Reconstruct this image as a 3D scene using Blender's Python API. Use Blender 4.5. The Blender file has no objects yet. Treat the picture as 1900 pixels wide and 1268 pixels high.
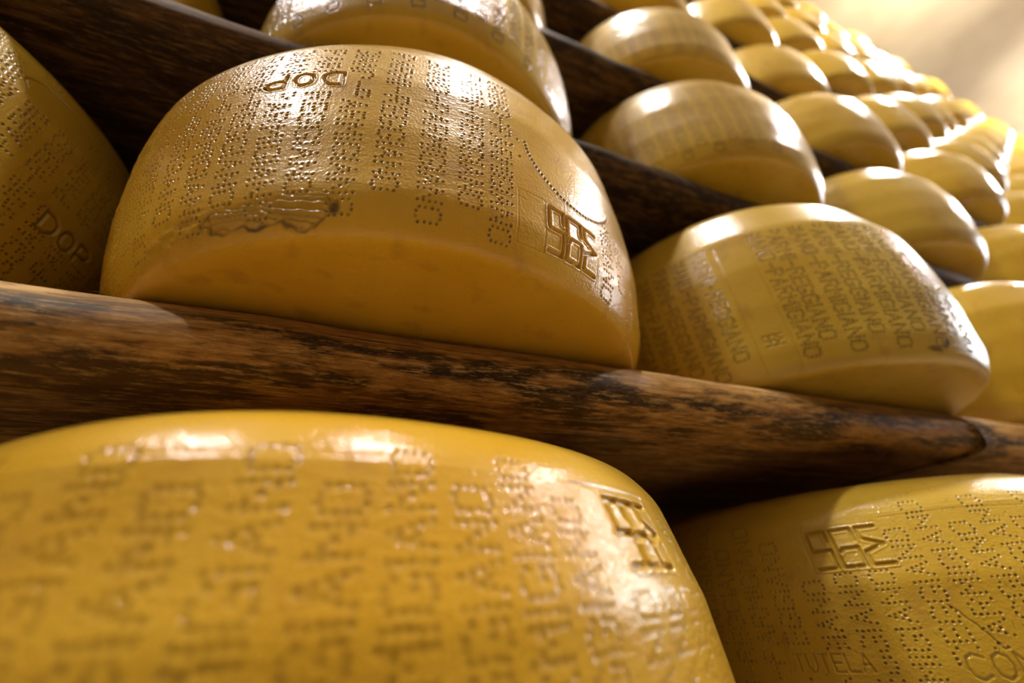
import bpy, math
import numpy as np
from mathutils import Matrix, Vector
C = bpy.context.scene
COL = C.collection
PI = math.pi

# ---------------------------------------------------------------- camera
CAM = Vector((-0.0352, -0.2109, -0.1508))
YAW, PITCH, ROLL, FPX = 0.40982, 0.58398, -0.083896, 745.86
def cam_axes():
    f = Vector((math.sin(YAW) * math.cos(PITCH), math.cos(YAW) * math.cos(PITCH), math.sin(PITCH)))
    r = Vector((math.cos(YAW), -math.sin(YAW), 0)); u = r.cross(f)
    c, s = math.cos(ROLL), math.sin(ROLL)
    return c * r + s * u, -s * r + c * u, f
R_, U_, F_ = cam_axes()
cd = bpy.data.cameras.new('camera'); cam = bpy.data.objects.new('camera', cd); COL.objects.link(cam)
cam.matrix_world = Matrix(((R_.x, U_.x, -F_.x, CAM.x), (R_.y, U_.y, -F_.y, CAM.y), (R_.z, U_.z, -F_.z, CAM.z), (0, 0, 0, 1)))
cd.sensor_width = 36; cd.lens = FPX / 1900 * 36; cd.clip_start = 0.01; cd.clip_end = 60
cd.dof.use_dof = True; cd.dof.focus_distance = 0.225; cd.dof.aperture_fstop = 2.8
C.camera = cam

# ---------------------------------------------------------------- world, exposure
w = bpy.data.worlds.new('world'); C.world = w; w.use_nodes = True
w.node_tree.nodes['Background'].inputs[0].default_value = (0.9, 0.75, 0.55, 1)
w.node_tree.nodes['Background'].inputs[1].default_value = 0.005
C.view_settings.view_transform = 'Standard'; C.view_settings.look = 'None'
C.view_settings.exposure = 0.5; C.view_settings.gamma = 1.0; C.view_settings.use_curve_mapping = False

WIN_E = 14.0
LAMP_X = [-2.2, 0.32, 3.5, 6.6]
LAMP_Y, LAMP_Z, LAMP_R, LAMP_E = -0.85, 3.40, 0.10, 560.0

# ---------------------------------------------------------------- helpers
rng = np.random.default_rng(7)
def link(name, me, mat, parent=None):
    o = bpy.data.objects.new(name, me); COL.objects.link(o)
    if mat: me.materials.append(mat)
    if parent: o.parent = parent
    return o
def tag(o, label=None, cat=None, group=None, kind=None):
    if label: o['label'] = label
    if cat: o['category'] = cat
    if group: o['group'] = group
    if kind: o['kind'] = kind
    return o
def grid_mesh(name, P, wrap_u=False, smooth=True, attrs=None, cap=False):
    """P: (nu, nv, 3) array; quads between neighbours"""
    nu, nv = P.shape[:2]
    me = bpy.data.meshes.new(name)
    me.vertices.add(nu * nv); me.vertices.foreach_set('co', P.reshape(-1).astype(np.float32))
    iu = np.arange(nu if wrap_u else nu - 1); iv = np.arange(nv - 1)
    A, B = np.meshgrid(iu, iv, indexing='ij'); A2 = (A + 1) % nu
    q = np.stack([A * nv + B, A2 * nv + B, A2 * nv + B + 1, A * nv + B + 1], -1).reshape(-1, 4)
    extra = []
    if cap: extra = [list(range(nv))[::-1], [(nu - 1) * nv + k for k in range(nv)]]
    ne = sum(len(e) for e in extra)
    me.loops.add(q.size + ne)
    li = np.concatenate([q.reshape(-1)] + [np.array(e) for e in extra]) if extra else q.reshape(-1)
    me.loops.foreach_set('vertex_index', li.astype(np.int32))
    me.polygons.add(len(q) + len(extra))
    st = np.concatenate([np.arange(len(q)) * 4, np.array([q.size + k * nv for k in range(len(extra))], int)])
    me.polygons.foreach_set('loop_start', st.astype(np.int32))
    me.update(calc_edges=True)
    me.polygons.foreach_set('use_smooth', np.array([smooth] * len(q) + [False] * len(extra)))
    for k, v in (attrs or {}).items():
        a = me.attributes.new(k, 'FLOAT', 'POINT'); a.data.foreach_set('value', v.reshape(-1).astype(np.float32))
    me.validate()
    return me
def vnoise(x, y, seed, px=None):
    """smooth value noise in two dimensions, cell size one"""
    g = np.random.default_rng(seed).random((64, 64)) * 2 - 1
    xi = np.floor(x).astype(int); yi = np.floor(y).astype(int); fx = x - xi; fy = y - yi
    fx = fx * fx * (3 - 2 * fx); fy = fy * fy * (3 - 2 * fy)
    m = px or 64
    a = g[xi % m, yi % 64]; b = g[(xi + 1) % m, yi % 64]; c = g[xi % m, (yi + 1) % 64]; d = g[(xi + 1) % m, (yi + 1) % 64]
    return (a * (1 - fx) + b * fx) * (1 - fy) + (c * (1 - fx) + d * fx) * fy
def lathe(name, prof, mat, n=32, parent=None):
    th = np.linspace(0, 2 * PI, n, endpoint=False)
    pr = np.array(prof, float)
    P = np.stack([np.outer(np.cos(th), pr[:, 0]), np.outer(np.sin(th), pr[:, 0]), np.outer(np.ones(n), pr[:, 1])], -1)
    return link(name, grid_mesh(name, P, wrap_u=True), mat, parent)
def box(name, lo, hi, mat, parent=None, bev=0.0, sub=1):
    import bmesh
    bm = bmesh.new(); bmesh.ops.create_cube(bm, size=1)
    for v in bm.verts:
        v.co = Vector([lo[i] + (v.co[i] + .5) * (hi[i] - lo[i]) for i in range(3)])
    if bev: bmesh.ops.bevel(bm, geom=bm.edges[:], offset=bev, segments=2, affect='EDGES')
    me = bpy.data.meshes.new(name); bm.to_mesh(me); bm.free()
    return link(name, me, mat, parent)

# ---------------------------------------------------------------- materials
def nodes(name):
    m = bpy.data.materials.new(name); m.use_nodes = True; nt = m.node_tree
    return m, nt, nt.nodes['Principled BSDF']
def N(nt, t, **kw):
    n = nt.nodes.new(t)
    for k, v in kw.items():
        if k in n.inputs: n.inputs[k].default_value = v
        else: setattr(n, k, v)
    return n
def ramp(nt, stops, src):
    r = nt.nodes.new('ShaderNodeValToRGB'); e = r.color_ramp.elements
    while len(e) < len(stops): e.new(0.5)
    for el, (p, c) in zip(e, stops):
        el.position = p; el.color = (c, c, c, 1) if isinstance(c, (int, float)) else (*c, 1)
    nt.links.new(src, r.inputs[0]); return r
def mixc(nt, f, a, b, mode='MIX'):
    m = nt.nodes.new('ShaderNodeMix'); m.data_type = 'RGBA'; m.blend_type = mode
    for sock, v in ((m.inputs[0], f), (m.inputs[6], a), (m.inputs[7], b)):
        if hasattr(v, 'links'): nt.links.new(v, sock)
        else: sock.default_value = v if isinstance(v, float) else (*v, 1)
    return m.outputs[2]
def cheese_material(name, base, base2, rough=0.34, fine=1.0, ink=0.85):
    m, nt, b = nodes(name); L = nt.links.new
    tc = N(nt, 'ShaderNodeTexCoord'); co = tc.outputs['Object']
    oi = N(nt, 'ShaderNodeObjectInfo')
    n1 = N(nt, 'ShaderNodeTexNoise', Scale=9.0, Detail=4.0); L(co, n1.inputs['Vector'])
    n2 = N(nt, 'ShaderNodeTexNoise', Scale=45.0, Detail=5.0); L(co, n2.inputs['Vector'])
    r1 = ramp(nt, [(0.35, 0.0), (0.68, 1.0)], n1.outputs['Fac'])
    c = mixc(nt, r1.outputs[0], base, base2)
    sp = ramp(nt, [(0.58, 0.0), (0.76, 0.5)], n2.outputs['Fac'])
    c = mixc(nt, sp.outputs[0], c, (0.33, 0.16, 0.03))
    hs = N(nt, 'ShaderNodeHueSaturation'); L(c, hs.inputs['Color'])
    mr = N(nt, 'ShaderNodeMapRange'); mr.inputs[3].default_value = 0.86; mr.inputs[4].default_value = 1.12
    L(oi.outputs['Random'], mr.inputs[0]); L(mr.outputs[0], hs.inputs['Value'])
    at = N(nt, 'ShaderNodeAttribute', attribute_name='ink')
    sc = N(nt, 'ShaderNodeMath', operation='MULTIPLY'); L(at.outputs['Fac'], sc.inputs[0]); sc.inputs[1].default_value = ink
    c = mixc(nt, sc.outputs[0], hs.outputs[0], (0.030, 0.015, 0.005))
    L(c, b.inputs['Base Color'])
    n3 = N(nt, 'ShaderNodeTexNoise', Scale=640.0, Detail=2.5); L(co, n3.inputs['Vector'])
    rr = N(nt, 'ShaderNodeMapRange'); rr.inputs[3].default_value = rough - .07; rr.inputs[4].default_value = rough + .12
    L(n2.outputs['Fac'], rr.inputs[0]); L(rr.outputs[0], b.inputs['Roughness'])
    n4 = N(nt, 'ShaderNodeTexNoise', Scale=110.0, Detail=2.0)
    mp = N(nt, 'ShaderNodeMapping'); mp.inputs['Scale'].default_value = (1, 1, 3.5); L(co, mp.inputs['Vector']); L(mp.outputs[0], n4.inputs['Vector'])
    b1 = N(nt, 'ShaderNodeBump', Distance=0.0007, Strength=0.42 * fine); L(n3.outputs['Fac'], b1.inputs['Height'])
    b2 = N(nt, 'ShaderNodeBump', Distance=0.0010, Strength=0.20 * fine); L(n4.outputs['Fac'], b2.inputs['Height'])
    L(b1.outputs[0], b2.inputs['Normal']); L(b2.outputs[0], b.inputs['Normal'])
    b.inputs['Subsurface Weight'].default_value = 0.12
    b.inputs['Subsurface Radius'].default_value = (1.0, 0.45, 0.12)
    b.inputs['Subsurface Scale'].default_value = 0.004
    b.inputs['Specular IOR Level'].default_value = 0.12
    b.inputs['Coat Weight'].default_value = 0.9; b.inputs['Coat Roughness'].default_value = 0.15; L(b2.outputs[0], b.inputs['Coat Normal'])
    return m
M_GOLD = cheese_material('waxy_golden_rind', (0.64, 0.385, 0.030), (0.56, 0.30, 0.014))
M_PALE = cheese_material('pale_yellow_rind', (0.59, 0.40, 0.050), (0.51, 0.315, 0.024))
M_OCHRE = cheese_material('ochre_rind', (0.56, 0.37, 0.040), (0.48, 0.285, 0.018))

def wood_material(name, light, mid, dark, soot):
    m, nt, b = nodes(name); L = nt.links.new
    tc = N(nt, 'ShaderNodeTexCoord'); oi = N(nt, 'ShaderNodeObjectInfo')
    off = N(nt, 'ShaderNodeVectorMath', operation='ADD'); L(tc.outputs['Object'], off.inputs[0]); L(oi.outputs['Location'], off.inputs[1])
    co = off.outputs[0]
    mp = N(nt, 'ShaderNodeMapping'); mp.inputs['Scale'].default_value = (1.3, 26, 26); L(co, mp.inputs['Vector'])
    g = N(nt, 'ShaderNodeTexNoise', Scale=3.0, Detail=8.0, Roughness=0.62, Distortion=0.6); L(mp.outputs[0], g.inputs['Vector'])
    mp2 = N(nt, 'ShaderNodeMapping'); mp2.inputs['Scale'].default_value = (11, 60, 60); L(co, mp2.inputs['Vector'])
    d = N(nt, 'ShaderNodeTexNoise', Scale=1.0, Detail=7.0, Roughness=0.7); L(mp2.outputs[0], d.inputs['Vector'])
    mp3 = N(nt, 'ShaderNodeMapping'); mp3.inputs['Scale'].default_value = (34, 260, 260); L(co, mp3.inputs['Vector'])
    s = N(nt, 'ShaderNodeTexNoise', Scale=1.6, Detail=5.0, Roughness=0.75); L(mp3.outputs[0], s.inputs['Vector'])
    gr = ramp(nt, [(0.3, dark), (0.5, mid), (0.72, light)], g.outputs['Fac'])
    st = ramp(nt, [(0.455, 0.0), (0.53, 0.93)], d.outputs['Fac'])
    # grime sits on the bulging front edge (an object-space band), broken up by noise
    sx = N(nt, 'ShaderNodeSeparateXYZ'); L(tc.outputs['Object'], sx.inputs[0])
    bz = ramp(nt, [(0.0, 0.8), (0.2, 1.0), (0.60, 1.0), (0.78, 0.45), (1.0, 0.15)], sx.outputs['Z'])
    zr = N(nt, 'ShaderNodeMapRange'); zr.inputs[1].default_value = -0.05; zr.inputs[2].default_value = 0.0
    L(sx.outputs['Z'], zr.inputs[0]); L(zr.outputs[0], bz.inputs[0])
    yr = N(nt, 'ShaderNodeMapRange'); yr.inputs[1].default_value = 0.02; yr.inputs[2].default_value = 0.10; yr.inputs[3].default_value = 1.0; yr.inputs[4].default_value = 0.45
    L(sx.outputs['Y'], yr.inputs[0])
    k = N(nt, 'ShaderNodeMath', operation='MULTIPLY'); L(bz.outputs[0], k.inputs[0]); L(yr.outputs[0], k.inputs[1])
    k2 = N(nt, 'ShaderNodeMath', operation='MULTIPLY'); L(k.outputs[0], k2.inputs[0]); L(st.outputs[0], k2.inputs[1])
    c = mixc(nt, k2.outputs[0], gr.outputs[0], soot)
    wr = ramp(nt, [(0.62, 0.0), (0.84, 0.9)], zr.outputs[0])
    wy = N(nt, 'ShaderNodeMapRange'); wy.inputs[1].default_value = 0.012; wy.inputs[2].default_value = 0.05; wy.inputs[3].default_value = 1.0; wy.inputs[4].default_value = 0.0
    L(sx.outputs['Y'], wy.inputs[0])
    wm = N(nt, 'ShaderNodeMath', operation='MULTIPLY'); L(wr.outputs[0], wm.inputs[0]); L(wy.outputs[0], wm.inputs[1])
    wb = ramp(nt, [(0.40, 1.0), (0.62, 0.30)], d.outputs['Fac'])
    lit_wear = N(nt, 'ShaderNodeMath', operation='MULTIPLY'); L(wm.outputs[0], lit_wear.inputs[0]); L(wb.outputs[0], lit_wear.inputs[1])
    c = mixc(nt, lit_wear.outputs[0], c, (0.62, 0.40, 0.17))  # light on the nose top painted in as tan, with some edge wear
    fl = ramp(nt, [(0.53, 0.0), (0.62, 0.65)], s.outputs['Fac'])
    c = mixc(nt, fl.outputs[0], c, light)
    fd = ramp(nt, [(0.38, 0.85), (0.47, 0.0)], s.outputs['Fac'])
    c = mixc(nt, fd.outputs[0], c, dark)
    L(c, b.inputs['Base Color'])
    b.inputs['Roughness'].default_value = 0.55; b.inputs['Specular IOR Level'].default_value = 0.16
    b1 = N(nt, 'ShaderNodeBump', Distance=0.0016, Strength=0.55); L(d.outputs['Fac'], b1.inputs['Height'])
    b2 = N(nt, 'ShaderNodeBump', Distance=0.0006, Strength=0.6); L(s.outputs['Fac'], b2.inputs['Height'])
    L(b1.outputs[0], b2.inputs['Normal']); L(b2.outputs[0], b.inputs['Normal'])
    return m
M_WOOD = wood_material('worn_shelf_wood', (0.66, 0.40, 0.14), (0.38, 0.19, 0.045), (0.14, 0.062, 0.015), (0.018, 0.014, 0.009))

M_WOOD_DARK = wood_material('dark_shelf_wood', (0.22, 0.12, 0.042), (0.085, 0.040, 0.013), (0.026, 0.012, 0.005), (0.010, 0.008, 0.006))  # same wood in a darker palette, for the upper boards
def plaster(name, c1, c2, sc=1.2):
    m, nt, b = nodes(name); L = nt.links.new
    tc = N(nt, 'ShaderNodeTexCoord')
    n = N(nt, 'ShaderNodeTexNoise', Scale=sc, Detail=6.0); L(tc.outputs['Object'], n.inputs['Vector'])
    r = ramp(nt, [(0.3, c1), (0.7, c2)], n.outputs['Fac']); L(r.outputs[0], b.inputs['Base Color'])
    b.inputs['Roughness'].default_value = 0.9
    n2 = N(nt, 'ShaderNodeTexNoise', Scale=40.0, Detail=4.0); L(tc.outputs['Object'], n2.inputs['Vector'])
    bp = N(nt, 'ShaderNodeBump', Distance=0.004, Strength=0.4); L(n2.outputs['Fac'], bp.inputs['Height']); L(bp.outputs[0], b.inputs['Normal'])
    return m
M_CEIL = plaster('cream_plaster', (0.145, 0.100, 0.048), (0.24, 0.185, 0.11))
M_WALL = plaster('beige_wall', (0.15, 0.12, 0.08), (0.20, 0.165, 0.115))
M_FLOOR = plaster('worn_concrete', (0.36, 0.29, 0.20), (0.46, 0.38, 0.27), 3.0)
def simple(name, col, rough=0.5, metal=0.0, emit=None, es=0.0):
    m, nt, b = nodes(name)
    b.inputs['Base Color'].default_value = (*col, 1); b.inputs['Roughness'].default_value = rough; b.inputs['Metallic'].default_value = metal
    if emit: b.inputs['Emission Color'].default_value = (*emit, 1); b.inputs['Emission Strength'].default_value = es
    return m
M_METAL = simple('painted_grey_metal', (0.35, 0.34, 0.32), 0.5, 0.6)
M_GLOW = simple('lit_opal_glass', (0.9, 0.9, 0.9), 0.4, 0, (1.0, 0.95, 0.90), LAMP_E)

# ---------------------------------------------------------------- room
H = 0.3105            # shelf pitch
Y_BACK, Y_FRONT, X0, X1, Z0, Z1 = 0.58, -2.3, -5.0, 9.6, -1.55, 4.05
def wall(name, lo, hi, m): return tag(box(name, lo, hi, m), kind='structure')
T = 0.12
wall('floor', (X0, Y_FRONT, Z0 - T), (X1, Y_BACK, Z0), M_FLOOR)
wall('ceiling', (X0, Y_FRONT, Z1), (X1, Y_BACK, Z1 + T), M_CEIL)
wall('wall_back', (X0 - T, Y_BACK, Z0 - T), (X1 + T, Y_BACK + T, Z1 + T), M_WALL)
wall('wall_front', (X0 - T, Y_FRONT - T, Z0 - T), (X1 + T, Y_FRONT, Z1 + T), M_WALL)
wall('wall_left', (X0 - T, Y_FRONT, Z0 - T), (X0, Y_BACK, Z1 + T), M_WALL)
wall('wall_right', (X1, Y_FRONT, Z0 - T), (X1 + T, Y_BACK, Z1 + T), M_WALL)

for i, x in enumerate(LAMP_X):
    r = bpy.data.objects.new('ceiling_lamp', None); COL.objects.link(r); r.location = (x, LAMP_Y, Z1)
    tag(r, ['round opal ceiling lamp behind the camera to the left',
            'round opal ceiling lamp right above the camera', 'round opal ceiling lamp just above the top right corner of the picture',
            'farthest round opal ceiling lamp near the end wall'][i], 'lamp', 'lamps over the aisle')
    d = Z1 - LAMP_Z
    lathe('mounting_plate', [(0.0001, 0), (0.07, 0), (0.07, -0.02), (0.02, -0.035), (0.0001, -0.035)], M_METAL, 24, r)
    lathe('stem', [(0.0001, -0.03), (0.012, -0.03), (0.012, -d + LAMP_R * .9), (0.0001, -d + LAMP_R * .9)], M_METAL, 16, r)
    a = np.linspace(-PI / 2, PI / 2, 13)
    lathe('globe', [(max(1e-4, LAMP_R * math.cos(t)), -d + LAMP_R * math.sin(t)) for t in a], M_GLOW, 24, r)

M_DAY = simple('daylit_window_glass', (0.8, 0.85, 0.9), 0.2, 0, (0.90, 0.93, 1.0), WIN_E)
M_FRAME = simple('pale_window_frame', (0.45, 0.42, 0.37), 0.6)
wy0, wy1, wz0, wz1 = -2.1, -0.35, 0.9, 3.3
wf = tag(bpy.data.objects.new('window_1', None), kind='structure'); COL.objects.link(wf); wf.location = (X1, 0, 0)
for lo, hi in (((-.06, wy0 - .07, wz0 - .07), (0, wy1 + .07, wz0)), ((-.06, wy0 - .07, wz1), (0, wy1 + .07, wz1 + .07)), ((-.06, wy0 - .07, wz0), (0, wy0, wz1)), ((-.06, wy1, wz0), (0, wy1 + .07, wz1)),
               ((-.05, (wy0 + wy1) / 2 - .025, wz0), (0, (wy0 + wy1) / 2 + .025, wz1))):
    box('window_frame', lo, hi, M_FRAME, wf)
box('pane', (-.025, wy0, wz0), (-.015, (wy0 + wy1) / 2 - .025, wz1), M_DAY, wf)
box('pane', (-.025, (wy0 + wy1) / 2 + .025, wz0), (-.015, wy1, wz1), M_DAY, wf)

# ---------------------------------------------------------------- shelf boards
def board(x0, x1, lev, seed, label, dy=0.0, dz=0.0):
    n = max(8, int((x1 - x0) / 0.02)); x = np.linspace(x0, x1, n)
    t, dep = 0.050, 0.46
    # section: from the back bottom round the bulging nose to the back top
    sec = [(dep, -t), (0.30, -t), (0.14, -t), (0.06, -t), (0.032, -t), (0.017, -t * .985), (0.008, -t * .94), (0.0025, -t * .86), (0.0, -t * .76), (-0.001, -t * .64),
           (-0.001, -t * .54), (0.0, -t * .45), (0.0025, -t * .36), (0.0055, -t * .27), (0.009, -t * .18), (0.0125, -t * .10), (0.016, -t * .045), (0.021, -0.0006), (0.03, 0), (0.06, 0), (0.14, 0), (0.30, 0), (dep, 0), (dep, -t)]
    S = np.array(sec); m = len(S)
    P = np.zeros((n, m, 3)); P[:, :, 0] = x[:, None]; P[:, :, 1] = S[:, 0]; P[:, :, 2] = S[:, 1]
    nose = np.clip((0.07 - S[:, 0]) / 0.07, 0, 1)
    ww = 0.0022 * vnoise(x * 3.1 + 3, x * 0 + .5, seed) + 0.0012 * vnoise(x * 11, x * 0 + .2, seed + 1)
    P[:, :, 1] += ww[:, None] * nose
    wz = 0.0035 * vnoise(x * 2.3 + 9, x * 0 + .7, seed + 2)
    P[:, :, 2] += wz[:, None] * nose * np.where(S[:, 1] < -t * .5, 1, 0)
    tw = 0.0013 * vnoise(x[:, None] * 22 + 0 * S[:, 1], S[:, 1] * 90 + 0 * x[:, None], seed + 3)
    P[:, :, 1] += tw * nose
    P[:, :, 1] -= 0.010 * nose
    P[:, :, 0] -= (x0 + x1) / 2
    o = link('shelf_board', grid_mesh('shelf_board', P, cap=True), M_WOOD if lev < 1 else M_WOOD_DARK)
    o.location = ((x0 + x1) / 2, dy, lev * H + dz)
    return tag(o, label, 'shelf board', 'long wooden shelf boards of the cheese rack')
ORD = ['lowest', 'second', 'third', 'fourth', 'fifth', 'sixth', 'seventh', 'eighth', 'ninth', 'tenth', 'eleventh']
SEG = [(-2.35, 0.572), (0.579, 3.40), (3.408, 6.20), (6.208, 9.0)]
SEGN = ['nearest stretch at the left', 'second stretch toward the right', 'third stretch down the aisle', 'farthest stretch']
for lev in range(-1, 10):
    for s, (a, b) in enumerate(SEG):
        if lev < 1 and s > 2: continue
        board(a, b, lev, 11 * lev + s + 40, 'worn wooden shelf board, %s, %s level from the bottom' % (SEGN[s], ORD[lev + 1]))
for i, x in enumerate([-1.63, 0.69, 3.47, 6.25, 8.85]):
    o = box('rack_post', (-0.035, -0.03, 0), (0.035, 0.03, Z1 - Z0 - 0.02), M_WOOD, bev=0.003)
    o.location = (x, 0.495, Z0)
    tag(o, ['square timber upright behind the shelves at the left end', 'square timber upright between the first and second shelf stretches', 'square timber upright behind the shelves mid-aisle',
            'square timber upright far down the rack', 'square timber upright at the far end of the rack'][i], 'post', 'uprights of the cheese rack')

# ---------------------------------------------------------------- cheese wheels
RM, WH = 0.22, 0.2255
RT, RB = 0.8448 * RM, 0.897 * RM
def profile(nside, rt=RT):
    """(r, z, s) rows: s = 1 on the flank"""
    kz = np.array([0, .035, .10, .3, .5, .7, .9, 1.0]) * WH
    kr = np.array([RB + .001, RB + .0065, RB + .0125, .986 * RM, RM, .99 * RM, (rt + RM) / 2, rt])
    z = np.linspace(0, WH, 600); r = np.interp(z, kz, kr)
    k = 25; r = np.convolve(np.pad(r, k // 2, mode='reflect', reflect_type='odd'), np.ones(k) / k, 'valid')
    zz = np.linspace(0.0008, WH - 0.005, nside); rr = np.interp(zz, z, r)
    rr -= 0.0032 * np.exp(-zz / 0.0012) + 0.004 * np.exp(-(WH - zz - .006) / 0.004)
    low = [(1e-4, 0.0), (0.05, 0), (0.10, 0), (0.14, 0), (0.165, 0), (0.18, 0), (RB - 0.010, 0), (RB - 0.005, 0.0)]
    top = [(rt - 0.009, WH - 0.0015), (rt - 0.017, WH), (0.13, WH), (0.07, WH), (1e-4, WH)]
    pr = np.array(low + list(zip(rr, zz)) + top)
    return pr, len(low), len(low) + nside

GL = {}
def _c(xs, ys): return [(a, b) for a in xs for b in ys]
V5 = [0, .25, .5, .75, 1]; V4 = [.12, .37, .63, .88]
GL['I'] = (0, [(0, v) for v in V5])
GL['N'] = (1, [(0, v) for v in V5] + [(1, v) for v in V5] + [(.25, .75), (.5, .5), (.75, .25)])
GL['O'] = (1, [(0, v) for v in V4] + [(1, v) for v in V4] + [(.33, 1), (.67, 1), (.33, 0), (.67, 0)])
GL['G'] = (1, [(0, v) for v in V4] + [(.33, 1), (.67, 1), (1, .85), (.33, 0), (.67, 0), (1, .12), (1, .4), (.66, .42)])
GL['A'] = (1, [(0, 0), (.12, .25), (.25, .5), (.37, .75), (.5, 1), (.63, .75), (.75, .5), (.88, .25), (1, 0), (.5, .35)])
GL['R'] = (1, [(0, v) for v in V5] + [(.35, 1), (.7, 1), (1, .78), (.7, .52), (.35, .52), (.7, .27), (1, 0)])
GL['P'] = (1, [(0, v) for v in V5] + [(.35, 1), (.7, 1), (1, .75), (.7, .5), (.35, .5)])
GL['M'] = (1, [(0, v) for v in V5] + [(1, v) for v in V5] + [(.25, .75), (.5, .5), (.75, .75)])
GL['E'] = (.85, [(0, v) for v in V5] + [(.4, 1), (.8, 1), (.4, .5), (.8, .5), (.4, 0), (.8, 0)])
GL['-'] = (.8, [(.1, .5), (.45, .5), (.8, .5)])
GL[' '] = (.5, [])
ST = {'D': [[(0, 0), (0, 1), (.55, 1), (.95, .75), (1, .5), (.95, .25), (.55, 0), (0, 0)]],
      'O': [[(.5, 0), (.12, .15), (0, .5), (.12, .85), (.5, 1), (.88, .85), (1, .5), (.88, .15), (.5, 0)]],
      'P': [[(0, 0), (0, 1), (.7, 1), (1, .8), (.9, .55), (.6, .45), (0, .45)]],
      'C': [[(1, .85), (.5, 1), (.12, .85), (0, .5), (.12, .15), (.5, 0), (1, .15)]],
      'N': [[(0, 0), (0, 1), (1, 0), (1, 1)]], 'S': [[(1, .85), (.5, 1), (0, .8), (.2, .55), (.8, .45), (1, .2), (.5, 0), (0, .15)]],
      'R': [[(0, 0), (0, 1), (.7, 1), (1, .75), (.7, .5), (0, .5)], [(.5, .5), (1, 0)]], 'Z': [[(0, 1), (1, 1), (0, 0), (1, 0)]],
      'I': [[(.5, 0), (.5, 1)]], 'T': [[(0, 1), (1, 1)], [(.5, 1), (.5, 0)]], 'U': [[(0, 1), (0, .25), (.3, 0), (.7, 0), (1, .25), (1, 1)]],
      'E': [[(1, 1), (0, 1), (0, 0), (1, 0)], [(0, .5), (.8, .5)]], 'L': [[(0, 1), (0, 0), (1, 0)]], 'A': [[(0, 0), (.5, 1), (1, 0)], [(.2, .4), (.8, .4)]]}
MARK = [[(.9, .30), (.9, 0), (0, 0), (0, .52), (.9, .52), (.9, 1), (0, 1)],
        [(1.0, .32), (1.0, 0), (0, 0), (0, 1), (.42, 1)], [(.15, .60), (.30, .52), (1.0, .52), (1.0, 1), (.62, 1)],
        [(1.0, 0), (.15, 0), (.15, .30), (1.0, .48), (.1, .66), (.1, 1), (1.0, 1)]]

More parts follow.
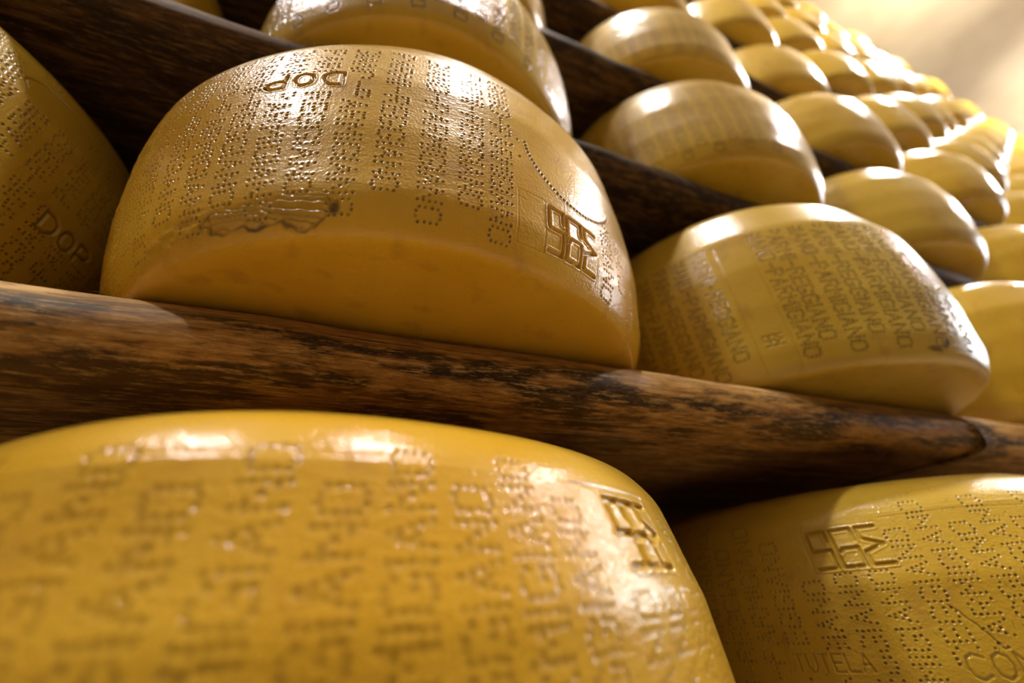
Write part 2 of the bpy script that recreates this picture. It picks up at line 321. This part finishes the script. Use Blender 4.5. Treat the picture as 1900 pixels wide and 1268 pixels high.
class Rind:
    """engraving field of one wheel flank: depth and grime on a grid of arc length x height"""
    RES = 0.0004
    def __init__(s):
        s.na = int(round(2 * PI * RM / s.RES)); s.nz = int(WH / s.RES) + 2
        s.D = np.zeros((s.na, s.nz), np.float32); s.I = np.zeros_like(s.D); s.A0 = -PI * RM
    def _win(s, a, z, r):
        ia = int((a - s.A0) / s.RES); iz = int(z / s.RES); k = int(r / s.RES) + 2
        A = np.arange(ia - k, ia + k + 1); Z = np.arange(max(0, iz - k), min(s.nz, iz + k + 1))
        if len(Z) == 0: return None
        return A, Z, (A * s.RES + s.A0)[:, None], (Z * s.RES)[None, :]
    def dot(s, a, z, depth=0.0010, r=0.00105, ink=0.8):
        w_ = s._win(a, z, r * 2.4)
        if w_ is None: return
        A, Z, aa, zz = w_; d = np.hypot(aa - a, zz - z) / r
        ix = np.ix_(A % s.na, Z)
        pit = depth * np.exp(-d ** 2.4) - depth * .22 * np.exp(-((d - 1.75) / .45) ** 2)
        s.D[ix] += pit; s.I[ix] = np.maximum(s.I[ix], ink * np.exp(-(d / 1.2) ** 4))
    def stroke(s, pts, wd=0.0011, depth=0.0012, ink=0.35, lip=0.25):
        pts = np.array(pts); c = pts.mean(0); rad = np.abs(pts - c).max() + wd * 4
        A, Z, aa, zz = s._win(c[0], c[1], rad * 1.02); ix = np.ix_(A % s.na, Z); best = np.full((len(A), len(Z)), 9.0)
        for p, q in zip(pts[:-1], pts[1:]):
            v = q - p; t = np.clip(((aa - p[0]) * v[0] + (zz - p[1]) * v[1]) / (v @ v + 1e-12), 0, 1)
            best = np.minimum(best, np.hypot(aa - p[0] - t * v[0], zz - p[1] - t * v[1]))
        d = best / wd
        s.D[ix] += depth / (1 + np.exp((d - 1) * 5)) - depth * lip * np.exp(-((d - 2) / .5) ** 2)
        s.I[ix] = np.maximum(s.I[ix], ink / (1 + np.exp((d - .75) * 7)))
    def column(s, a, zend, text, inverted, zlo, zhi, g, ink=0.8, depth=0.001, skip=(), dr=0.00068):
        """dotted text running down (inverted wheel) or up; its last letter ends at zend"""
        HT, WD, GAP = 0.0127, 0.0073, 0.0034
        pos = zend
        for ch in text[::-1]:
            wdt, dots = GL[ch]; wdt *= WD
            for u, v in dots:
                if inverted: z = pos + wdt - u * WD if wdt else pos; x = a + (v - .5) * HT
                else: z = pos - wdt + u * WD if wdt else pos; x = a - (v - .5) * HT
                if not zlo < z < zhi: continue
                if any(k[0] < x < k[1] and k[2] < z < k[3] for k in skip): continue
                j = g.normal(0, .00012, 2)
                s.dot(x + j[0], z + j[1], depth * g.uniform(.75, 1.15), dr * g.uniform(.88, 1.12), ink * g.uniform(.7, 1.1))
            pos = pos + wdt + GAP if inverted else pos - wdt - GAP
            if not zlo - .01 < pos < zhi + .01: break
    def words(s, a, z, text, h, wd_, inverted, wd=0.0010, depth=0.0011, ink=.3, adv=1.35):
        for i, ch in enumerate(text):
            for pl in ST[ch]:
                P = []
                for u, v in pl:
                    x = (i * adv + u) * wd_; y = v * h
                    P.append((a - x, z - y) if inverted else (a + x, z + y))
                s.stroke(P, wd, depth, ink)
    def mark(s, a0, a1, z0, z1, depth=0.0021):
        """three-character plate stamp pressed into the flank, z1 the upper edge"""
        wch = (a1 - a0) / 3.3
        for i, pl in enumerate([MARK[0:1], MARK[1:3], MARK[3:4]]):
            for p in pl:
                s.stroke([(a0 + wch * (i * 1.15 + u), z1 - v * (z1 - z0)) for u, v in p], 0.0010, depth, .32, .3)
        m = 0.0028
        s.stroke([(a0 - m, z0 - m), (a1 + m, z0 - m), (a1 + m, z1 + m), (a0 - m, z1 + m), (a0 - m, z0 - m)], 0.0003, 0.0003, .02)
    def circle(s, a, z, r, n, t0=0, t1=2 * PI, r2=None):
        for t in np.linspace(t0, t1, n): s.dot(a + r * math.cos(t), z + (r2 or r) * math.sin(t), .0011, .00095, .85)

def fill_columns(rd, g, cols, inverted, lim, ink, depth=0.001, skip=(), dr=0.00068):
    for i, (a, ze, wrd) in enumerate(cols):
        t = {'P': 'ANO-REGGIANO-PARMIGIANO', 'R': 'IANO-PARMI-REGGIANO'}[wrd]
        rd.column(a, ze, t, inverted, lim[0], lim[1], g, ink, depth, skip, dr)

def wheel_mesh(name, rd, th_fine, da, nside, seed, rough_patch=None, bulge=(), rt=RT, wob=0.0018):
    g = np.random.default_rng(seed)
    if th_fine:
        t0, t1 = th_fine; nf = int((t1 - t0) * RM / da)
        rest = 2 * PI - (t1 - t0); nr = max(24, int(rest / math.radians(2.5)))
        th = np.concatenate([np.linspace(t0, t1, nf, endpoint=False), np.linspace(t1, t1 + rest, nr, endpoint=False)])
    else: th = np.linspace(-PI, PI, int(2 * PI * RM / da), endpoint=False)
    pr, i0, i1 = profile(nside, rt)
    nt_, nz_ = len(th), len(pr)
    r = np.tile(pr[:, 0], (nt_, 1)); z = np.tile(pr[:, 1], (nt_, 1)); T_ = np.tile(th[:, None], (1, nz_))
    flank = np.zeros(nz_); flank[i0 - 1:i1 + 2] = 1
    u = (T_ + PI) / (2 * PI)
    dr = wob * vnoise(u * 7, z * 9 + 2, seed, 7) + wob * .45 * vnoise(u * 21, z * 25, seed + 5, 21) + (.00009 if da < .002 else .00022) * vnoise(u * 56, z * 60, seed + 9, 56)
    frac = np.clip(r / RB, 0, 1) ** 2
    r = r + dr * frac
    z = z + (0.0011 * vnoise(u * 6, r * 18, seed + 3, 6)) * np.where(z < .0005, np.clip((r - .10) / .1, 0, 1) * .0, 1) * np.where(z > .2, 1, 0)
    for (tc_, zc, st, sz, amp) in bulge:
        dt = (T_ - tc_ + PI) % (2 * PI) - PI
        r = r + amp * np.exp(-(dt / st) ** 2 - ((z - zc) / sz) ** 2) * flank
    ink = np.zeros_like(r)
    if rd is not None:
        aa = ((T_ + PI) % (2 * PI)) * RM / rd.RES; zi = z / rd.RES
        ia = np.floor(aa).astype(int); iz = np.clip(np.floor(zi).astype(int), 0, rd.nz - 2); fa = aa - ia; fz = np.clip(zi - iz, 0, 1)
        def smp(F):
            a0, a1 = ia % rd.na, (ia + 1) % rd.na
            return (F[a0, iz] * (1 - fa) + F[a1, iz] * fa) * (1 - fz) + (F[a0, iz + 1] * (1 - fa) + F[a1, iz + 1] * fa) * fz
        r = r - smp(rd.D) * flank; ink = smp(rd.I) * flank
    P = np.stack([r * np.cos(T_), r * np.sin(T_), z], -1)
    return grid_mesh(name, P, wrap_u=True, attrs={'ink': np.clip(ink, 0, 1)})

def mm(v): return v / 1000.0
INV, UPR = (0.006, 0.152), (0.074, 0.218)
def cols_from(a0, step, n, ends, first):
    out = []
    for i in range(n):
        w_ = first if i % 2 == 0 else ('R' if first == 'P' else 'P')
        out.append((mm(a0 + step * i), mm(ends[0] if w_ == 'P' else ends[1]), w_))
    return out

def rind_A():
    rd = Rind(); g = np.random.default_rng(1)
    plate = (mm(-317), mm(-243), mm(8), mm(52))
    left = [(-407.8, 8.7, 'P'), (-386.4, 22.5, 'R'), (-363.6, 8.8, 'P'), (-342.1, 22, 'R'), (-323.6, 7.5, 'P'),
            (-428.5, 20, 'R'), (-448.5, 9, 'P'), (-468.5, 19, 'R'), (-488, 9, 'P'), (-508, 21, 'R'), (-529.5, 9.5, 'P'), (-546, 20, 'R'), (-567, 9, 'P'), (-588, 21, 'R'), (-609, 9, 'P')]
    skip = [plate, (mm(-462), mm(-408), mm(97), mm(117)), (mm(-313), mm(-100), mm(60), mm(155))]
    fill_columns(rd, g, [(mm(a), mm(z), w_) for a, z, w_ in left], True, INV, .95, .00115, skip)
    fill_columns(rd, g, [(mm(-233.1), mm(7), 'P'), (mm(-212), mm(21), 'R'), (mm(-191), mm(8), 'P'), (mm(-170), mm(21), 'R'), (mm(-149), mm(8), 'P')], True, (.006, .066), .6, .00125, [plate])
    rd.mark(mm(-291), mm(-250), mm(14), mm(44.5))
    rd.stroke([(mm(-313), mm(11)), (mm(-313), mm(47.5)), (mm(-294), mm(47.5))], 0.0003, 0.00028, .03)
    rd.stroke([(mm(-313), mm(11)), (mm(-294), mm(11))], 0.0003, 0.00028, .03)
    rd.words(mm(-417), mm(115), 'DOP', mm(13), mm(11), True, .0009, .0013, .30, 1.5)
    rd.circle(mm(-264), mm(99), mm(43), 38, math.radians(188), math.radians(335))
    for q_ in ((-316, 84), (-312, 92), (-318, 101), (-311, 76)): rd.dot(mm(q_[0]), mm(q_[1]), .0011, .0008, .8)
    # scabby healed patch low on the left flank
    A = (np.arange(rd.na) * rd.RES + rd.A0)[:, None]; Z = (np.arange(rd.nz) * rd.RES)[None, :]
    wv = vnoise(A * 90 + Z * 20, Z * 110, 5) * .22 + vnoise(A * 320, Z * 320, 6) * .12
    e1 = np.hypot((A - mm(-426)) / mm(14), (Z - mm(13.5)) / mm(8.5)) + wv
    e2 = np.hypot((A - mm(-451)) / mm(23), (Z - mm(11.5)) / mm(5.6)) + wv * 1.4
    e3 = np.hypot((A - mm(-497)) / mm(22), (Z - mm(13)) / mm(7)) + wv * 1.6
    e = np.minimum(e1, e2); ins = 1 / (1 + np.exp((e - 1) * 26))
    ph = Z * 1000 * .40 + A * 1000 * .045 + 1.05 * vnoise(A * 55, Z * 120, 8) + .45 * vnoise(A * 190, Z * 150, 9)
    fr = ph - np.floor(ph)                                   # overlapping scales: slow rise, sharp drop
    step = np.where(fr < .82, fr / .82, (1 - fr) / .18); crk = np.exp(-((fr - .93) / .07) ** 2)
    dim = np.clip((mm(25) - Z) / mm(9), 0, 1)
    rd.D += ins * dim * (0.0004 - 0.00085 * step + 0.0007 * crk); rd.I = np.maximum(rd.I, ins * dim * (.24 + .60 * crk))
    edge = np.exp(-((e - 1.05) / .12) ** 2) * np.clip((mm(19) - Z) / mm(4), 0, 1)
    rd.I = np.maximum(rd.I, np.clip(1.05 * edge * (vnoise(A * 170, Z * 170, 12) * .6 + .6), 0, .95)); rd.D += .0010 * edge
    spot = np.exp(-(np.hypot((A - mm(-410)) / mm(3), (Z - mm(12)) / mm(4)) + wv * .8) ** 4); rd.I = np.maximum(rd.I, .95 * spot); rd.D += .0008 * spot
    i3 = 1 / (1 + np.exp((e3 - 1) * 9)); rd.I = np.maximum(rd.I, i3 * .22 * (vnoise(A * 160, Z * 260, 14) * .5 + .5)); rd.D += i3 * .0004 * vnoise(A * 260, Z * 420, 15)
    return rd
def rind_Z1():
    rd = Rind(); g = np.random.default_rng(2)
    mk = (mm(-262), mm(-214), mm(164), mm(198))
    cols = [(-361, 191, 'R'), (-341.6, 203, 'P'), (-321.7, 192, 'R'), (-303, 204, 'P'), (-283, 190, 'R')]
    for i in range(1, 10): cols.append((-361 - 21 * i, 203 if i % 2 else 191, 'P' if i % 2 else 'R'))
    fill_columns(rd, g, [(mm(a), mm(z), w_) for a, z, w_ in cols], False, UPR, .48, .00045, (), .00098)
    low = [(-258, 161, 'P'), (-238, 161, 'R'), (-218, 161, 'P'), (-198, 191, 'R'), (-178, 203, 'P'), (-158, 191, 'R')]
    fill_columns(rd, g, [(mm(a), mm(z), w_) for a, z, w_ in low], False, UPR, .45, .0003, [mk], .00098)
    rd.mark(mm(-256), mm(-220), mm(169), mm(193.5), .0019)
    rd.stroke([(mm(-275), mm(198)), (mm(-214), mm(198))], 0.0005, 0.0006, .05)
    return rd
def rind_Z2():
    rd = Rind(); g = np.random.default_rng(3)
    cols = []
    for i in range(0, 9): cols.append((-516 + 20.6 * i, 187 if i % 2 == 0 else 204, 'P' if i % 2 else 'R'))
    for i in range(0, 4): cols.append((-602.7 - 20 * i, 188 if i % 2 == 0 else 203, 'R' if i % 2 == 0 else 'P'))
    cols += [(-580, 160, 'P'), (-559, 163, 'R'), (-538, 163, 'P')]
    fill_columns(rd, g, [(mm(a), mm(z), w_) for a, z, w_ in cols], False, (.075, .218), .9, .0011,
                 [(mm(-585), mm(-548), mm(164), mm(200)), (mm(-522), mm(-380), mm(103), mm(120)), (mm(-612), mm(-560), mm(108), mm(122))])
    rd.mark(mm(-572), mm(-526), mm(167), mm(191), .0017)
    rd.words(mm(-519), mm(106), 'CONSORZIO', mm(12), mm(9), False, .0007, .0005, .5, 1.35)
    rd.words(mm(-609), mm(110), 'TUTELA', mm(9), mm(5.5), False, .0006, .0004, .4, 1.4)
    rd.stroke([(mm(-520), mm(196)), (mm(-470), mm(197)), (mm(-420), mm(195))], .0003, .0003, .3)
    for k in range(420):       # short hair cracks in the drying rind
        a = g.uniform(-.62, -.36); z = g.uniform(.075, .18) if g.random() < .75 else g.uniform(.18, .21)
        t = g.normal(1.2, .6); l = g.uniform(.001, .004)
        rd.stroke([(a, z), (a + l * math.cos(t), z + l * math.sin(t))], .00022, .0003, g.uniform(.2, .5), 0)
    p = np.array([mm(-512), mm(142)]); pl = [p]
    for k in range(16): p = p + np.array([g.uniform(.0002, .0016), -g.uniform(.001, .0024)]); pl.append(p)
    rd.stroke(pl, .00035, .0008, .8, 0)
    return rd
def rind_B():
    rd = Rind(); g = np.random.default_rng(4)
    cols = [(-550.8, 22.5, 'R'), (-573, 10, 'P'), (-594, 22, 'R'), (-615, 10, 'P'), (-636, 22, 'R'), (-494, 12, 'P'), (-477, 24, 'R'), (-455, 11, 'P'), (-435, 24, 'R'), (-414, 11, 'P'), (-395, 24, 'R'), (-374, 11, 'P'), (-354, 24, 'R'), (-333, 11, 'P')]
    fill_columns(rd, g, [(mm(a), mm(z), w_) for a, z, w_ in cols], True, INV, .72, .0006, (), .00115)
    for a in (-535, -505): rd.stroke([(mm(a), mm(6)), (mm(a - 1), mm(66)), (mm(a), mm(150))], .0005, .0006, .25)
    rd.mark(mm(-528), mm(-512), mm(28), mm(38), .0006)
    # dark knot of mould low on the right flank
    A = (np.arange(rd.na) * rd.RES + rd.A0)[:, None]; Z = (np.arange(rd.nz) * rd.RES)[None, :]
    e = np.minimum(np.hypot((A - mm(-369)) / mm(5), (Z - mm(14)) / mm(5)), np.hypot((A - mm(-381)) / mm(9), (Z - mm(9)) / mm(2.2))) + .5 * vnoise(A * 200, Z * 200, 21)
    rd.I = np.maximum(rd.I, .85 / (1 + np.exp((e - 1) * 7)))
    return rd
def rind_A0():
    rd = Rind(); g = np.random.default_rng(5)
    cols = [(-20 - 20.5 * i, 203 if i % 2 == 0 else 190, 'P' if i % 2 == 0 else 'R') for i in range(-4, 12)]
    fill_columns(rd, g, [(mm(a), mm(z), w_) for a, z, w_ in cols], False, (.012, .205), .95, .0012, [(mm(-64), mm(-14), mm(84), mm(112)), (mm(-118), mm(-62), mm(160), mm(192))])
    rd.words(mm(-62), mm(86), 'DOP', mm(15), mm(11), False, .0011, .0014, .6, 1.45)
    rd.stroke([(mm(-90 + 26 * math.cos(t)), mm(176 + 13 * math.sin(t))) for t in np.linspace(-.4, 3.6, 20)], .0006, .0009, .75)
    return rd
def rind_D1():
    rd = Rind(); g = np.random.default_rng(6)
    cols = [(-300 - 21 * i, 10 if i % 2 == 0 else 22, 'P' if i % 2 == 0 else 'R') for i in range(-7, 14)]
    fill_columns(rd, g, [(mm(a), mm(z), w_) for a, z, w_ in cols], True, INV, .9, .0009, (), .00115)
    return rd
def rind_mid():
    rd = Rind(); g = np.random.default_rng(8)
    cols = [(-690 + 21 * i, 10 if i % 2 == 0 else 22, 'P' if i % 2 == 0 else 'R') for i in range(65)]
    cols = [c for c in cols if int(c[0] // 230) % 2 == 0 or c[0] < -300]
    fill_columns(rd, g, [(mm(a), mm(z), w_) for a, z, w_ in cols], True, INV, .55, .0004, (), .0013)
    return rd

ONLY = None
def d2r(a, b): return (math.radians(a), math.radians(b))
def put(me, mat, x, y, lev, label, group, rot=0.0):
    if not me.materials: me.materials.append(mat)
    o = bpy.data.objects.new('cheese_wheel', me); COL.objects.link(o)
    o.location = (x, y, lev * H); o.rotation_euler = (0, 0, rot)
    return tag(o, label, 'cheese wheel', group)
G_ = 'cheese wheels lying in rows on the shelves'
put(wheel_mesh('stamped_wheel_middle', rind_A(), d2r(-172, -12), .00045, 500, 31, bulge=[(math.radians(-152), .15, .45, .06, .008), (math.radians(-165), .0, .5, .04, -.007), (math.radians(-88), .225, .8, .03, -.005)]), M_GOLD, 0.0, 0.127, 0,
    'large golden cheese wheel on the middle board with angular stamp and cracked scab', G_)
big = [o for o in COL.objects if o.name.startswith('cheese_wheel')][0]
def fibres():
    g = np.random.default_rng(77); V = []; Fc = []
    for k in range(420):
        th = math.radians(g.uniform(-175, -35)); z = g.uniform(.07, .217) if g.random() < .8 else g.uniform(.01, .2)
        r0 = float(np.interp(z, [0, .0225, .068, .113, .158, .203, .2255], [.198, .2095, .217, .2195, .2175, .2025, .186])) - .0006
        b_ = Vector((r0 * math.cos(th), r0 * math.sin(th), z)); n_ = Vector((math.cos(th), math.sin(th), .5 if z > .15 else 0)).normalized()
        d_ = (n_ + Vector(g.normal(0, .55, 3))).normalized(); l = g.uniform(.0015, .0055); c_ = Vector(g.normal(0, .3, 3))
        a_ = d_.orthogonal().normalized(); e_ = d_.cross(a_)
        for q in range(4):
            t = q / 3; p = b_ + d_ * l * t + c_ * l * t * t; w_ = .00006 * (1 - t * .7)
            for m_ in range(3): V.append(p + (a_ * math.cos(m_ * 2.094) + e_ * math.sin(m_ * 2.094)) * w_)
        o0 = len(V) - 12
        for q in range(3):
            for m_ in range(3): Fc.append((o0 + q * 3 + m_, o0 + q * 3 + (m_ + 1) % 3, o0 + q * 3 + 3 + (m_ + 1) % 3, o0 + q * 3 + 3 + m_))
    me = bpy.data.meshes.new('dust_fibres'); me.from_pydata([v[:] for v in V], [], Fc); return me
tag(link('dust_fibres', fibres(), simple('pale_fibre', (0.6, 0.52, 0.35), 0.6), big), kind='stuff')
put(wheel_mesh('stamped_wheel_front', rind_Z1(), d2r(-172, -10), .0007, 300, 32, rt=RT + .006, bulge=[(math.radians(-78), .222, .35, .03, -.003), (math.radians(-108), .218, .28, .03, .004), (math.radians(-150), .2, .28, .06, -.007)]), M_GOLD, -0.021, 0.122, -1,
    'biggest blurred golden cheese wheel filling the bottom left under the middle board', G_)
put(wheel_mesh('stamped_wheel_corner', rind_Z2(), d2r(-178, -82), .00045, 500, 33), M_PALE, 0.477, 0.133, -1,
    'yellow cheese wheel in the bottom right corner with sharp dotted lettering and angular stamp', G_)
put(wheel_mesh('faded_wheel', rind_B(), d2r(-178, -50), .0008, 290, 34), M_PALE, 0.454, 0.129, 0,
    'golden cheese wheel with faded lettering, right of the large stamped one on the middle board', G_)
put(wheel_mesh('shadowed_wheel', rind_A0(), d2r(-100, 30), .0007, 330, 35), M_PALE, -0.464, 0.129, 0,
    'shadowed cheese wheel cut off by the left edge, dark DOP letters on its flank', G_)
put(wheel_mesh('upper_wheel', rind_D1(), d2r(-165, -15), .0009, 250, 36), M_OCHRE, -0.001, 0.141, 1,
    'cheese wheel cut off by the top edge, directly above the large stamped wheel', G_)
mid = wheel_mesh('mid_wheel', rind_mid(), None, .0016, 140, 37)
mid2 = wheel_mesh('mid_wheel', None, None, .0045, 50, 41); mid3 = wheel_mesh('mid_wheel', None, None, .0045, 50, 44)
far = [wheel_mesh('far_wheel', None, None, .012, 24, 50 + i) for i in range(4)]
FIX = {(0, 2): (0.921, 0.128), (1, -1): (-0.470, 0.139), (1, 1): (0.451, 0.137), (1, 2): (0.912, 0.146), (2, 0): (0.0, 0.136), (2, 1): (0.468, 0.136), (2, 2): (0.950, 0.137),
       (2, 3): (1.402, 0.137), (3, 2): (0.960, 0.148), (3, 3): (1.412, 0.138)}
def px(P):
    d = Vector(P) - CAM; zc = d.dot(F_)
    return (950 + FPX * d.dot(R_) / zc, 634 - FPX * d.dot(U_) / zc) if zc > .05 else None
def in_view(x, y, z):
    pts = []
    for t in range(24):
        for zz in (0.0, WH * .5, WH):
            r = RM * (1 if 0 < zz < WH else .9)
            p = px((x + r * math.cos(t * PI / 12), y + r * math.sin(t * PI / 12), z + zz))
            if p: pts.append(p)
    if not pts: return False
    xs = [p[0] for p in pts]; ys = [p[1] for p in pts]
    return max(xs) > 0 and min(xs) < 1900 and max(ys) > 0 and min(ys) < 1268
done = {(0, 0), (0, 1), (0, -1), (1, 0), (-1, 0), (-1, 1)}
VIS = None
PLACE = {}
NTH = ['first', 'second', 'third', 'fourth', 'fifth', 'sixth', 'seventh', 'eighth', 'ninth', 'tenth', 'eleventh', 'twelfth', 'thirteenth', 'fourteenth', 'fifteenth', 'sixteenth', 'seventeenth', 'eighteenth', 'nineteenth', 'twentieth']
mats = [M_OCHRE, M_PALE, M_GOLD]
for lev in range(0, 10):
    for k in range(-1, 19):
        if (lev, k) in done: continue
        g = np.random.default_rng(1000 + lev * 37 + k)
        x, y = FIX.get((lev, k), (k * 0.4625 + g.uniform(-.008, .008), 0.137 + g.uniform(-.007, .007)))
        if (lev, k - 1) in PLACE: x = max(x, PLACE[(lev, k - 1)] + 0.446)
        PLACE[(lev, k)] = x
        if not in_view(x, y, lev * H): continue
        if (lev, k) in ((1, 1), (2, 1)): me = mid
        elif lev <= 3 and k <= 3: me = (mid2, mid3)[(lev + k) % 2]
        else: me = far[(lev * 5 + k) % 4]
        o = put(me, M_OCHRE if me is not far[1] else M_PALE, x, y, lev, 'x', G_, {(1, 1): 0.3, (2, 1): 1.2}.get((lev, k), g.uniform(0, 6.28)))
        col_ = "one column left of" if k < 0 else "in the column of" if k == 0 else "one column right of" if k == 1 else "%s column right of" % NTH[k - 1]
        o['label'] = 'yellow cheese wheel, %s the stamped wheel, on the %s shelf up' % (col_, ORD[lev + 1])
